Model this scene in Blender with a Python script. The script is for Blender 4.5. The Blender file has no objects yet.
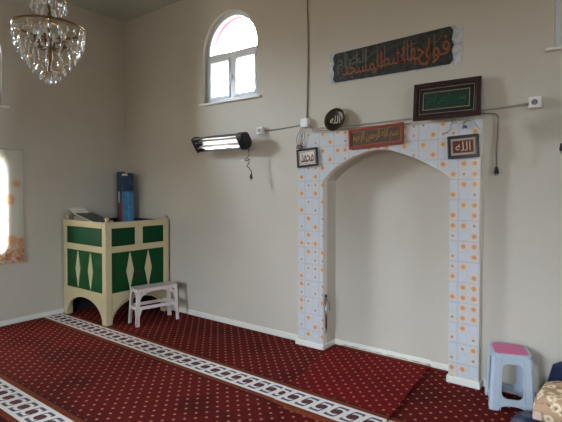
import bpy, bmesh, math, random
from mathutils import Vector, Matrix
from mathutils.geometry import tessellate_polygon
random.seed(7)
SC = bpy.context.scene
COL = SC.collection
PI = math.pi
# ------------------------------------------------------------------ camera, world, light, exposure
cam = bpy.data.cameras.new('camera')
camo = bpy.data.objects.new('camera', cam); COL.objects.link(camo)
camo.location = (5.437, -3.669, 1.5)
camo.rotation_euler = (math.radians(90 - 1.2), 0, math.radians(37.25))
cam.sensor_width = 36; cam.lens = 457.6 / 562 * 36; cam.shift_y = -(211 - 198.19) / 562
cam.clip_start = 0.02
SC.camera = camo
SC.view_settings.view_transform = 'Standard'; SC.view_settings.look = 'None'
SC.view_settings.gamma = 1; SC.view_settings.use_curve_mapping = False
SC.view_settings.exposure = 0.04
SC.cycles.max_bounces = 10; SC.cycles.diffuse_bounces = 5; SC.cycles.transparent_max_bounces = 16
SC.cycles.sample_clamp_indirect = 6

RW = 7.46      # right wall x
RY = -6.9      # rear wall y
CH = 3.745     # ceiling height
# overcast sky over darker ground; it lights the room only through the windows
world = bpy.data.worlds.new('overcast_sky'); SC.world = world; world.use_nodes = True
wn = world.node_tree; bg = wn.nodes['Background']
tc = wn.nodes.new('ShaderNodeTexCoord'); sx = wn.nodes.new('ShaderNodeSeparateXYZ'); mr = wn.nodes.new('ShaderNodeMapRange'); cr = wn.nodes.new('ShaderNodeMix')
cr.data_type = 'RGBA'; mr.interpolation_type = 'SMOOTHSTEP'
mr.inputs[1].default_value = -0.02; mr.inputs[2].default_value = .22
cr.inputs[6].default_value = (.13, .12, .10, 1); cr.inputs[7].default_value = (.83, .96, 1.13, 1)
wn.links.new(tc.outputs['Generated'], sx.inputs[0]); wn.links.new(sx.outputs[2], mr.inputs[0])
wn.links.new(mr.outputs[0], cr.inputs[0]); wn.links.new(cr.outputs[2], bg.inputs[0])
# thin cloud: the veiled sun brightens the sky on the left (-x) side
def wm(op, a, b):
    n = wn.nodes.new('ShaderNodeMath'); n.operation = op
    for i, v in enumerate((a, b)):
        if isinstance(v, (int, float)): n.inputs[i].default_value = v
        else: wn.links.new(v, n.inputs[i])
    return n.outputs[0]
def wr(src, a, b, lo, hi):
    n = wn.nodes.new('ShaderNodeMapRange'); n.interpolation_type = 'SMOOTHSTEP'
    for i, v in enumerate((a, b, lo, hi)): n.inputs[i+1].default_value = v
    wn.links.new(src, n.inputs[0]); return n.outputs[0]
wn.links.new(wm('MULTIPLY', wm('MULTIPLY', wr(sx.outputs[0], -.85, -.35, 2.8, 1.0), wr(sx.outputs[0], .35, .85, 1.0, .85)), 48.0), bg.inputs[1])
world.cycles.sampling_method = 'MANUAL'; world.cycles.sample_map_resolution = 512
def portal(name, loc, rot, sx, sy):
    l = bpy.data.lights.new(name, 'AREA'); l.shape = 'RECTANGLE'; l.size = sx; l.size_y = sy
    l.cycles.is_portal = True
    o = bpy.data.objects.new(name, l); COL.objects.link(o); o.location = loc; o.rotation_euler = rot
    return o
# portals in the outer plane of the window openings
FX, FXN = (0, -PI/2, 0), (0, PI/2, 0)     # aims +x / -x
for yy in (-1.93,):
    for nm, xx, rr in (('left', -.31, FX), ('right', RW + .31, FXN)):
        portal('sky_portal_%s_arch' % nm, (xx, yy, 2.89), rr, 1.02, .84)
        if nm == 'left': portal('sky_portal_left_window', (xx, yy, 1.33), rr, 1.04, .94)
for xx, ww in ((3.75, 1.34), (5.825, .69)): portal('sky_portal_added_front', (xx, RY - .31, 1.75), (PI/2, 0, 0), ww, 1.64)  # portals for the added, unseen front windows
portal('sky_portal_back_left', (1.93, .31, 2.96), (-PI/2, 0, 0), .84, 1.02)
portal('sky_portal_back_right', (5.41, .31, 2.96), (-PI/2, 0, 0), .84, 1.02)

# ------------------------------------------------------------------ node helpers
class X:
    """tiny expression wrapper round a shader node socket"""
    nt = None
    def __init__(s, k): s.k = k
    @staticmethod
    def m(op, *a, clamp=False):
        n = X.nt.nodes.new('ShaderNodeMath'); n.operation = op; n.use_clamp = clamp
        for i, v in enumerate(a):
            if isinstance(v, X): X.nt.links.new(v.k, n.inputs[i])
            else: n.inputs[i].default_value = v
        return X(n.outputs[0])
    def __add__(s, o): return X.m('ADD', s, o)
    __radd__ = __add__
    def __sub__(s, o): return X.m('SUBTRACT', s, o)
    def __rsub__(s, o): return X.m('SUBTRACT', o, s)
    def __mul__(s, o): return X.m('MULTIPLY', s, o)
    __rmul__ = __mul__
    def __truediv__(s, o): return X.m('DIVIDE', s, o)
    def __lt__(s, o): return X.m('LESS_THAN', s, o)
    def __gt__(s, o): return X.m('GREATER_THAN', s, o)
    def fract(s): return X.m('FRACT', s)
    def floor(s): return X.m('FLOOR', s)
    def abs(s): return X.m('ABSOLUTE', s)
    def sqrt(s): return X.m('SQRT', s)
    def max(s, o): return X.m('MAXIMUM', s, o)
    def min(s, o): return X.m('MINIMUM', s, o)
def smooth(e0, e1, x):
    n = X.nt.nodes.new('ShaderNodeMapRange'); n.interpolation_type = 'SMOOTHSTEP'
    X.nt.links.new(x.k, n.inputs[0]); n.inputs[1].default_value = e0; n.inputs[2].default_value = e1
    return X(n.outputs[0])
def coords():
    t = X.nt.nodes.new('ShaderNodeTexCoord'); s = X.nt.nodes.new('ShaderNodeSeparateXYZ')
    X.nt.links.new(t.outputs['Object'], s.inputs[0])
    return X(s.outputs[0]), X(s.outputs[1]), X(s.outputs[2])
def noise(scale, detail=3, rough=.5, vec=None):
    n = X.nt.nodes.new('ShaderNodeTexNoise'); n.inputs['Scale'].default_value = scale
    n.inputs['Detail'].default_value = detail; n.inputs['Roughness'].default_value = rough
    if vec is None:
        t = X.nt.nodes.new('ShaderNodeTexCoord'); X.nt.links.new(t.outputs['Object'], n.inputs['Vector'])
    else: X.nt.links.new(vec, n.inputs['Vector'])
    return X(n.outputs[0])
def combine(x, y, z=0.0):
    n = X.nt.nodes.new('ShaderNodeCombineXYZ')
    for i, v in enumerate((x, y, z)):
        if isinstance(v, X): X.nt.links.new(v.k, n.inputs[i])
        else: n.inputs[i].default_value = v
    return n.outputs[0]
def white(vec):
    n = X.nt.nodes.new('ShaderNodeTexWhiteNoise'); X.nt.links.new(vec, n.inputs['Vector']); return X(n.outputs[0])
def mix(f, a, b):
    n = X.nt.nodes.new('ShaderNodeMix'); n.data_type = 'RGBA'
    for i, v in ((0, f), (6, a), (7, b)):
        if isinstance(v, X): X.nt.links.new(v.k, n.inputs[i])
        elif i == 0: n.inputs[0].default_value = v
        else: n.inputs[i].default_value = (*v, 1)
    return X(n.outputs[2])
def srgb(r, g, b):
    f = lambda c: ((c/255 + .055)/1.055)**2.4 if c > 10 else c/255/12.92
    return (f(r), f(g), f(b))
def mat(name, col=None, rough=.6, metal=0, fn=None, bump=None, **kw):
    m = bpy.data.materials.new(name); m.use_nodes = True
    nt = m.node_tree; X.nt = nt; p = nt.nodes['Principled BSDF']
    p.inputs['Roughness'].default_value = rough; p.inputs['Metallic'].default_value = metal
    for k, v in kw.items(): p.inputs[k.replace('_', ' ')].default_value = v
    if fn:
        c = fn(); nt.links.new(c.k, p.inputs['Base Color'])
    else:
        n = noise(14, 3); c = mix(n, tuple(x*.93 for x in col), tuple(min(1, x*1.05) for x in col))
        nt.links.new(c.k, p.inputs['Base Color'])
    if bump:
        sc, st = bump; n = noise(sc, 3); b = nt.nodes.new('ShaderNodeBump'); b.inputs['Strength'].default_value = st
        b.inputs['Distance'].default_value = .004
        nt.links.new(n.k, b.inputs['Height']); nt.links.new(b.outputs[0], p.inputs['Normal'])
    return m

# ------------------------------------------------------------------ materials
def wall_fn():
    n = noise(2.2, 4); return mix(n, srgb(187, 179, 163), srgb(196, 189, 175))
WALL = mat('cream_wall_paint', rough=.75, fn=wall_fn, bump=(90, .12))
CEIL = mat('ceiling_paint', srgb(182, 184, 168), .85)
WHITE = mat('white_gloss_paint', srgb(226, 224, 212), .4)
CREAMP = mat('cream_plaster', srgb(226, 218, 204), .6)
PVC = mat('white_plastic', srgb(225, 230, 235), .35)
PVC2 = mat('socket_plastic', srgb(228, 226, 218), .4)
REDX = mat('red_outer_reveal', srgb(205, 90, 105), .7)
BLACKP = mat('black_plastic', srgb(22, 22, 24), .35)
CABLE = mat('grey_cable', srgb(125, 118, 108), .6)
CONDUIT = mat('pale_conduit', srgb(165, 160, 150), .55)
STEEL = mat('brushed_steel', (.42, .42, .42), .35, 1)
MIRROR = mat('polished_reflector', (.85, .86, .88), .22, 1)
QUARTZ = mat('frosted_quartz', srgb(245, 240, 238), .25)
SHELL = mat('grey_enamel', srgb(104, 104, 108), .35, .5)
BRASS = mat('aged_brass', (.36, .24, .10), .4, 1)
DBRASS = mat('dark_brass', (.16, .10, .05), .4, .8)
MAHOG = mat('dark_mahogany', srgb(46, 18, 16), .35, bump=(60, .1))
REDWOOD = mat('red_painted_wood', srgb(136, 48, 30), .4, bump=(60, .1))
BLKWOOD = mat('black_lacquered_wood', srgb(28, 22, 22), .3)
GOLD = mat('gold_ink', srgb(176, 142, 84), .45, .35)
SILV = mat('silver_ink', srgb(190, 184, 160), .5, .1)
ORANGE = mat('orange_ink', srgb(142, 76, 42), .6)
OLIVE = mat('grey_green_ink', srgb(88, 90, 72), .6)
BLACKC = mat('black_velvet', srgb(18, 18, 20), .9)
DGREEN = mat('dark_green_velvet', srgb(8, 42, 26), .8)
PAPER = mat('ivory_paper', srgb(222, 214, 200), .7)
MAROON = mat('maroon_paper', srgb(92, 30, 24), .7)
BROWNINK = mat('brown_ink', srgb(96, 52, 26), .7)
def boardfn():
    n = noise(26, 4, .6); return mix(smooth(.42, .62, n), srgb(16, 20, 18), srgb(48, 50, 38))
BOARD = mat('dark_marbled_board', rough=.5, fn=boardfn)
def backfn():
    n = noise(22, 4, .6); return mix(smooth(.4, .65, n), srgb(196, 198, 196), srgb(158, 166, 172))
BACKP = mat('pale_marbled_paper', rough=.6, fn=backfn)
GLASS = bpy.data.materials.new('window_glass'); GLASS.use_nodes = True
nt = GLASS.node_tree; nt.nodes.clear()
o_ = nt.nodes.new('ShaderNodeOutputMaterial'); mx = nt.nodes.new('ShaderNodeMixShader'); tr = nt.nodes.new('ShaderNodeBsdfTransparent')
gl = nt.nodes.new('ShaderNodeBsdfGlossy'); gl.inputs['Roughness'].default_value = .03; fr = nt.nodes.new('ShaderNodeFresnel'); fr.inputs[0].default_value = 1.3
nt.links.new(fr.outputs[0], mx.inputs[0]); nt.links.new(tr.outputs[0], mx.inputs[1]); nt.links.new(gl.outputs[0], mx.inputs[2]); nt.links.new(mx.outputs[0], o_.inputs[0])
CRYSTAL = mat('cut_crystal', (.97, .98, 1), .06, Transmission_Weight=.7, IOR=1.6)
BULB = mat('frosted_bulb', (.75, .72, .65), .3)

def tilefn():
    x, y, z = coords()
    s = 0.0785
    ox, oz = 2.869, 2.042
    u = (x - ox) / s; v = (z - oz) / s
    iu, iv = u.floor(), v.floor()
    fu, fv = (u - iu - .5).abs(), (v - iv - .5).abs()
    chk = (((iu + iv) * .5).fract()) * 2                       # 0 / 1 checker
    r = white(combine(iu, iv, 3.3))
    big = (chk * (r > .38)).max((1 - chk) * (r > .86))
    small = (chk * (r < .381)).max((1 - chk) * (r < .16))
    plain = 1 - big.max(small)
    du, dv = u - iu - .5, v - iv - .5
    d = (du * du + dv * dv).sqrt() + (noise(110, 3, .7) - .5) * .24
    base = mix(noise(30, 3), srgb(194, 191, 186), srgb(210, 207, 202))
    base = mix(plain * .6, base, srgb(190, 199, 206))
    c = mix(smooth(.44, .22, d) * big * .6, base, srgb(222, 184, 140))
    c = mix(smooth(.31, .10, d) * big * .85, c, srgb(196, 134, 80))
    c = mix(smooth(.20, .06, d) * small * .8, c, srgb(150, 112, 84))
    m_ = fu.max(fv)
    c = mix((m_ > .38) * (m_ < .43) * .3, c, srgb(150, 160, 186))
    ju = ((x - ox) / (2*s)).fract(); jv = ((z - oz) / (2*s)).fract()
    j = ((ju - .5).abs() > .487).max((jv - .5).abs() > .487)
    return mix(j * .7, c, srgb(158, 156, 160))
TILE = mat('patterned_glazed_tile', rough=.18, fn=tilefn)

def carpetfn(dark=(60, 13, 12), light=(106, 22, 18), wear=.4):
  def f():
        x, y, z = coords()
        P = 1.25
        yy = y + 1.01
        k = (yy / P + .5).floor()
        w = yy - k * P                                             # offset from the nearest band centre
        aw = w.abs()
        pile = noise(420, 2, .7)
        big = noise(1.6, 3)
        red = mix(pile, srgb(*dark), srgb(*light))
        red = mix(smooth(.50, .66, big) * wear, red, srgb(36, 12, 8))
        # dots on a centred square lattice
        def lat(ox, oy):
            a = ((x + ox) / .1).fract() - .5; b = ((y + oy) / .1).fract() - .5
            return (a * a + b * b).sqrt()
        d = lat(.05, .0).min(lat(.0, .05))
        dot = smooth(.125, .07, d)
        c = mix(dot * .85, red, srgb(188, 122, 100))
        # edging
        edge = (aw > .10) * (aw < .155)
        c = mix(edge * .9, c, mix(pile, srgb(96, 44, 24), srgb(128, 62, 36)))
        line = (aw > .148) * (aw < .165)
        c = mix(line * .8, c, srgb(46, 12, 14))
        band = aw < .105
        whitec = mix(pile, srgb(206, 200, 194), srgb(240, 236, 230))
        u = ((x + .04) / .118).fract() - .5                        # motif coordinate -.5 .. .5
        v = w / .1                                                 # -1 .. 1
        sg = X.m('SIGN', v); va = v.abs()
        us = u - v * .26
        core = ((us * us * 10) + (v * v * 7.5)) < 1
        un = us * sg                                               # same sense on both halves
        bar = ((va - .66).abs() < .11) * ((un - .02).abs() < .30)
        stem_ = ((un + .29).abs() < .05) * ((va - .40).abs() < .32)
        foot = ((un - .30).abs() < .05) * ((va - .54).abs() < .10)
        b = mix(bar.max(stem_).max(foot) * .9, whitec, srgb(40, 42, 66))
        b = mix(core * .95, b, srgb(74, 18, 26))
        b = mix((aw > .088) * .9, b, srgb(226, 222, 212))
        return mix(band, c, b)
  return f
CARPET2 = mat('patterned_crimson_carpet', rough=.95, fn=carpetfn((84, 10, 14), (122, 20, 22), .25), bump=(500, .5), Specular_IOR_Level=.1)
CARPET = mat('patterned_red_carpet', rough=.95, fn=carpetfn(), bump=(500, .5), Specular_IOR_Level=.1)

PCREAM = mat('cream_gloss_paint', srgb(196, 182, 142), .45, bump=(40, .08))
PGREEN = mat('green_gloss_panel', srgb(2, 64, 26), .5, Specular_IOR_Level=.2)
def gbandfn():
    x, y, z = coords()
    s = ((x + y) / .035).fract(); st = smooth(.3, .5, (s - .5).abs())
    h = ((z / .06).fract() - .5).abs() < .06
    return mix((st * .6).max(h * .4), srgb(5, 62, 32), srgb(3, 26, 16))
PBAND = mat('green_slatted_panel', rough=.5, fn=gbandfn, Specular_IOR_Level=.15)
DARKIN = mat('dark_studs_and_shade', srgb(20, 18, 18), .9)  # near-black for studs and seat board; also painted shade behind the arches
BLUEST = mat('pale_blue_plastic', srgb(176, 188, 198), .4)
PINKM = None
def pinkfn():
    x, y, z = coords()
    a = ((x + y * .5) / .02).fract(); b = ((y - x * .5) / .03).fract()
    h = ((a - .5).abs() < .16) * ((b - .5).abs() < .3)
    return mix(h * .6, srgb(204, 92, 138), srgb(232, 160, 190))
PINKM = mat('pink_seat_insert', rough=.5, fn=pinkfn)
BEIGEP = mat('pale_pink_plastic', srgb(212, 196, 190), .45)
NAVY = mat('navy_fabric', srgb(24, 34, 66), .95, bump=(300, .5))
def navytrim():
    x, y, z = coords(); return mix(smooth(.45, .6, noise(9, 3)), srgb(30, 40, 72), srgb(96, 98, 110))
NAVYT = mat('worn_navy_fabric', rough=.95, fn=navytrim, bump=(300, .5))
def floralfn():
    n = X.nt.nodes.new('ShaderNodeTexVoronoi'); n.inputs['Scale'].default_value = 16
    t = X.nt.nodes.new('ShaderNodeTexCoord'); X.nt.links.new(t.outputs['Object'], n.inputs['Vector'])
    d = X(n.outputs['Distance'])
    petals = noise(60, 3)
    ringm = smooth(.66, .50, d + petals * .25)
    c = mix(ringm, srgb(190, 156, 122), srgb(244, 222, 184))
    core = smooth(.26, .12, d)
    c = mix(core * .9, c, srgb(196, 150, 118))
    return mix(smooth(.60, .70, noise(22, 3)) * .8, c, srgb(92, 62, 54))
FLORAL = mat('floral_cotton', rough=.95, fn=floralfn, bump=(200, .4))
PINKTAG = mat('plain_cream_cotton', srgb(208, 182, 160), .9)

# translucent printed curtain
CURT = bpy.data.materials.new('printed_voile'); CURT.use_nodes = True
nt = CURT.node_tree; X.nt = nt; nt.nodes.clear()
o_ = nt.nodes.new('ShaderNodeOutputMaterial'); mx = nt.nodes.new('ShaderNodeMixShader')
df = nt.nodes.new('ShaderNodeBsdfDiffuse'); tl = nt.nodes.new('ShaderNodeBsdfTranslucent')
x, y, z = coords()
v1 = nt.nodes.new('ShaderNodeTexVoronoi'); v1.inputs['Scale'].default_value = 5.5
t_ = nt.nodes.new('ShaderNodeTexCoord'); nt.links.new(t_.outputs['Object'], v1.inputs['Vector'])
fl = smooth(.60, .44, X(v1.outputs['Distance']) + noise(40, 4, .7) * .35)
low = smooth(-.26, -.56, z)
f = (fl * .75).max(low * smooth(.36, .6, noise(16, 4, .7)) * 1.0)
cc = mix(f * .9, srgb(236, 235, 226), srgb(226, 160, 84))
cc = mix(low * smooth(.5, .66, noise(24, 4, .7)) * .75, cc, srgb(126, 62, 24))
nt.links.new(cc.k, df.inputs[0]); nt.links.new(cc.k, tl.inputs[0]); mx.inputs[0].default_value = .6
nt.links.new(df.outputs[0], mx.inputs[1]); nt.links.new(tl.outputs[0], mx.inputs[2]); nt.links.new(mx.outputs[0], o_.inputs[0])
def cartonfn(top, low, accent, split):
    def f():
        x, y, z = coords()
        c = mix(smooth(split - .02, split + .02, z), low, top)
        return mix(smooth(.56, .62, noise(12, 3)) * .6, c, accent)
    return f
CART1 = mat('teal_printed_card', rough=.45, fn=cartonfn(srgb(18, 54, 66), srgb(14, 62, 70), srgb(30, 96, 112), .60))
CART2 = mat('blue_printed_card', rough=.45, fn=cartonfn(srgb(16, 38, 76), srgb(62, 128, 168), srgb(46, 92, 132), .62))
REDP = mat('red_print', srgb(140, 34, 40), .5)
WHITEP = mat('white_print', srgb(190, 196, 196), .5)

# ------------------------------------------------------------------ geometry helpers
class MB:
    def __init__(s): s.b = bmesh.new(); s.smooth = False
    def box(s, x0, x1, y0, y1, z0, z1, rot=None, piv=None):
        r = bmesh.ops.create_cube(s.b, size=1)['verts']
        for v in r:
            v.co = Vector(((x0+x1)/2 + v.co.x*(x1-x0), (y0+y1)/2 + v.co.y*(y1-y0), (z0+z1)/2 + v.co.z*(z1-z0)))
        if rot:
            M = rot if isinstance(rot, Matrix) else Matrix.Rotation(rot[0], 3, rot[1])
            pv = Vector(piv) if piv else Vector(((x0+x1)/2, (y0+y1)/2, (z0+z1)/2))
            for v in r: v.co = pv + M @ (v.co - pv)
        return s
    def cone(s, p0, p1, r0, r1, n=16, cap=True):
        p0, p1 = Vector(p0), Vector(p1); d = p1 - p0
        M = Matrix.Translation((p0+p1)/2) @ d.to_track_quat('Z', 'Y').to_matrix().to_4x4()
        bmesh.ops.create_cone(s.b, cap_ends=cap, segments=n, radius1=r0, radius2=r1, depth=d.length, matrix=M)
        return s
    def ball(s, c, r, n=12, sc=(1, 1, 1)):
        bmesh.ops.create_uvsphere(s.b, u_segments=n, v_segments=max(6, n//2), radius=r, matrix=Matrix.Translation(c) @ Matrix.Diagonal((*sc, 1)))
        return s
    def tube(s, pts, r, n=6, closed=False):
        pts = [Vector(p) for p in pts]; rings = []; N = len(pts); prev = None
        for i, p in enumerate(pts):
            if closed: t = pts[(i+1) % N] - pts[i-1]
            else: t = pts[min(i+1, N-1)] - pts[max(i-1, 0)]
            t.normalize()
            up = prev if prev is not None else (Vector((0, 0, 1)) if abs(t.z) < .9 else Vector((1, 0, 0)))
            a = up - t * up.dot(t)
            if a.length < 1e-4: a = t.orthogonal()
            a.normalize(); prev = a; bb = t.cross(a)
            rings.append([s.b.verts.new(p + (a*math.cos(2*PI*k/n) + bb*math.sin(2*PI*k/n))*r) for k in range(n)])
        for i in range(N if closed else N-1):
            A, B = rings[i], rings[(i+1) % N]
            for k in range(n): s.b.faces.new((A[k], A[(k+1) % n], B[(k+1) % n], B[k]))
        if not closed:
            s.b.faces.new(rings[0][::-1]); s.b.faces.new(rings[-1])
        return s
    def lathe(s, prof, c=(0, 0, 0), n=24):
        c = Vector(c); rings = []
        for r, z in prof: rings.append([s.b.verts.new(c + Vector((max(r, 1e-4)*math.cos(2*PI*k/n), max(r, 1e-4)*math.sin(2*PI*k/n), z))) for k in range(n)])
        for A, B in zip(rings, rings[1:]):
            for k in range(n): s.b.faces.new((A[k], A[(k+1) % n], B[(k+1) % n], B[k]))
        s.b.faces.new(rings[0][::-1]); s.b.faces.new(rings[-1])
        return s
    def slab(s, outer, holes, f, d0, d1):
        """2-D polygon with holes, f(u,v,d)->xyz, between depths d0 and d1"""
        loops = [outer] + list(holes)
        tess = tessellate_polygon([[Vector((p[0], p[1], 0)) for p in l] for l in loops])
        flat = [p for l in loops for p in l]
        A = [s.b.verts.new(f(p[0], p[1], d0)) for p in flat]; B = [s.b.verts.new(f(p[0], p[1], d1)) for p in flat]
        for t in tess:
            if len(set(t)) < 3: continue
            try: s.b.faces.new([A[i] for i in t]); s.b.faces.new([B[i] for i in t][::-1])
            except ValueError: pass
        o = 0
        for l in loops:
            n = len(l)
            for i in range(n):
                j = (i+1) % n; s.b.faces.new((A[o+i], A[o+j], B[o+j], B[o+i]))
            o += n
        bmesh.ops.recalc_face_normals(s.b, faces=s.b.faces)
        return s
    def ring(s, c, R, r, n=32, m=6):
        return s.tube([(c[0]+R*math.cos(2*PI*k/n), c[1]+R*math.sin(2*PI*k/n), c[2]) for k in range(n)], r, m, True)
    def build(s, name, m, parent=None, bevel=0, smooth=False, seg=2, local=False, sub=0, solid=0):
        bmesh.ops.recalc_face_normals(s.b, faces=s.b.faces)
        me = bpy.data.meshes.new(name); 
        if parent is not None and not local:
            s.b.transform(Matrix.Translation(-abs_loc(parent)))
        s.b.to_mesh(me); s.b.free()
        me.materials.append(m)
        if smooth: me.polygons.foreach_set('use_smooth', [True]*len(me.polygons)); me.update()
        o = bpy.data.objects.new(name, me); COL.objects.link(o)
        if parent is not None: o.parent = parent
        if solid:
            q = o.modifiers.new('s', 'SOLIDIFY'); q.thickness = solid; q.offset = 0
        if bevel:
            q = o.modifiers.new('b', 'BEVEL'); q.width = bevel; q.segments = seg; q.limit_method = 'ANGLE'; q.angle_limit = .6
        if sub:
            q = o.modifiers.new('u', 'SUBSURF'); q.levels = sub; q.render_levels = sub
        return o
def abs_loc(o):
    v = Vector((0, 0, 0))
    while o is not None: v += o.location; o = o.parent
    return v
def tag(o, label, cat, group=None):
    o['label'] = label; o['category'] = cat
    if group: o['group'] = group
    return o
def thing(name, label, cat, loc=(0, 0, 0), rz=0, group=None):
    o = bpy.data.objects.new(name, None); o.empty_display_size = .05; COL.objects.link(o)
    o.location = loc; o.rotation_euler = (0, 0, rz)
    return tag(o, label, cat, group)
def struct(o): o['kind'] = 'structure'; return o
WY = lambda u, v, d: (u, d, v)      # polygons drawn in the x-z plane
WX = lambda u, v, d: (d, u, v)      # polygons drawn in the y-z plane
def archpoly(x0, x1, z0, zs, n=18):
    r = (x1-x0)/2; c = (x0+x1)/2
    return [(x0, z0), (x1, z0)] + [(c + r*math.cos(PI*k/n), zs + r*math.sin(PI*k/n)) for k in range(n+1)]
def rect(x0, x1, z0, z1): return [(x0, z0), (x1, z0), (x1, z1), (x0, z1)]
def rrect(x0, x1, z0, z1, r, n=5, rx=None):
    rx = rx or r
    out = []
    for cx, cz, a in ((x1-rx, z0+r, -PI/2), (x1-rx, z1-r, 0), (x0+rx, z1-r, PI/2), (x0+rx, z0+r, PI)):
        out += [(cx + rx*math.cos(a + PI/2*k/n), cz + r*math.sin(a + PI/2*k/n)) for k in range(n+1)]
    return out

# Arabic lettering: contextual forms, laid out right to left
FORMS = {'ا': 0xFE8D, 'ب': 0xFE8F, 'ج': 0xFE9D, 'ح': 0xFEA1, 'د': 0xFEA9, 'ر': 0xFEAD, 'س': 0xFEB1, 'ش': 0xFEB5, 'ط': 0xFEC1,
         'ف': 0xFED1, 'ك': 0xFED9, 'ل': 0xFEDD, 'م': 0xFEE1, 'ن': 0xFEE5, 'ه': 0xFEE9, 'و': 0xFEED, 'ي': 0xFEF1}
NOLINK = 'ادرو'
def shape_ar(t):
    out = []
    for i, ch in enumerate(t):
        if ch not in FORMS: out.append(ch); continue
        pv = i > 0 and t[i-1] in FORMS and t[i-1] not in NOLINK
        nx = i+1 < len(t) and t[i+1] in FORMS and ch not in NOLINK
        out.append(chr(FORMS[ch] + (3 if pv and nx else 1 if pv else 2 if nx else 0)))
    return ''.join(reversed(out))
def lettering(text, x0, x1, z0, z1, y, name, m, parent, depth=.002, tilt=None, arabic=True):
    c = bpy.data.curves.new('tmp', 'FONT'); c.body = shape_ar(text) if arabic else text; c.extrude = .02; c.resolution_u = 3
    o = bpy.data.objects.new('tmp', c); COL.objects.link(o)
    bpy.context.view_layer.update()
    me = bpy.data.meshes.new_from_object(o.evaluated_get(bpy.context.evaluated_depsgraph_get()))
    bpy.data.objects.remove(o); bpy.data.curves.remove(c)
    xs = [v.co.x for v in me.vertices]; ys = [v.co.y for v in me.vertices]
    ax, bx, ay, by = min(xs), max(xs), min(ys), max(ys)
    for v in me.vertices:
        px = x0 + (v.co.x-ax)/(bx-ax)*(x1-x0); pz = z0 + (v.co.y-ay)/(by-ay)*(z1-z0)
        v.co = Vector((px, y - (v.co.z/.02*.5 + .5)*depth, pz))
    mb = MB(); mb.b.from_mesh(me); bpy.data.meshes.remove(me)
    if tilt: bmesh.ops.transform(mb.b, matrix=tilt, verts=mb.b.verts)
    return mb.build(name, m, parent, local=True)

# ------------------------------------------------------------------ room
BW = (1.53, 2.33, 2.47, 3.05)       # back window: x0 x1 sill spring
BW2 = (5.01, 5.81, 2.47, 3.05)
JL, JR = 3.19, 4.335                # niche jambs
ARCH = [(JL, 1.575), (3.25, 1.632), (3.315, 1.683), (3.40, 1.732), (3.488, 1.774), (3.575, 1.806), (3.66, 1.826), (3.735, 1.834),
        (3.817, 1.826), (3.905, 1.804), (3.992, 1.772), (4.075, 1.737), (4.157, 1.696), (4.25, 1.648), (JR, 1.590)]
niche = [(JL, -.0)] + ARCH + [(JR, -.0)]
outer = [(0, 0), (JL, 0)] + ARCH + [(JR, 0), (RW, 0), (RW, CH), (0, CH)]
mb = MB(); mb.slab(outer, [archpoly(*BW), archpoly(*BW2)], WY, 0, .155); mb.slab([(0, 0), (RW, 0), (RW, CH), (0, CH)], [archpoly(*BW), archpoly(*BW2)], WY, .155, .30)
struct(mb.build('wall_back', WALL))
ADDED_FWIN = [(3.1, 4.4), (5.5, 6.15)]  # unseen front windows, added and sized to brighten the back wall
LWIN = [(-1.53, -2.33)]
def sidewall(name, d0, d1):
    mb = MB(); holes = []
    for a, b in LWIN:
        holes.append(archpoly(b, a, 2.40, 2.98)); 
        if d0 == 0: holes.append(rect(b-.05, a+.02, .82, 1.84))
    mb.slab([(RY, 0), (0, 0), (0, CH), (RY, CH)], holes, WX, d0, d1)
    struct(mb.build(name, WALL))
sidewall('wall_left', 0, -.30); sidewall('wall_right', RW, RW+.30)
mb = MB(); mb.slab([(-.3, 0), (RW+.3, 0), (RW+.3, CH), (-.3, CH)], [rect(a, b, .95, 2.55) for a, b in ADDED_FWIN], WY, RY, RY-.3)
struct(mb.build('wall_front', WALL))
struct(MB().box(-.3, RW+.3, RY-.3, .3, -.16, -.012).build('floor', mat('concrete_floor', srgb(110, 104, 98), .9)))
struct(MB().box(-.3, RW+.3, RY-.3, .3, CH, CH+.15).build('ceiling', CEIL))
# skirting
def base(name, *bx): struct(MB().box(*bx).build(name, WHITE, bevel=.006))
base('baseboard_back', .03, 2.885, -.016, 0, 0, .06)
base('baseboard_back_right', 4.585, RW, -.016, 0, 0, .06)
base('baseboard_left', 0, .022, RY, 0, 0, .055)
base('baseboard_right', RW-.016, RW, RY, 0, 0, .06)
base('baseboard_front', .03, RW-.02, RY, RY+.016, 0, .06)
struct(MB().box(JL, 4.12, .138, .155, 0, .052).box(4.12, JR, .132, .155, 0, .046).build('baseboard_niche', WHITE, bevel=.005))

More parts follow.
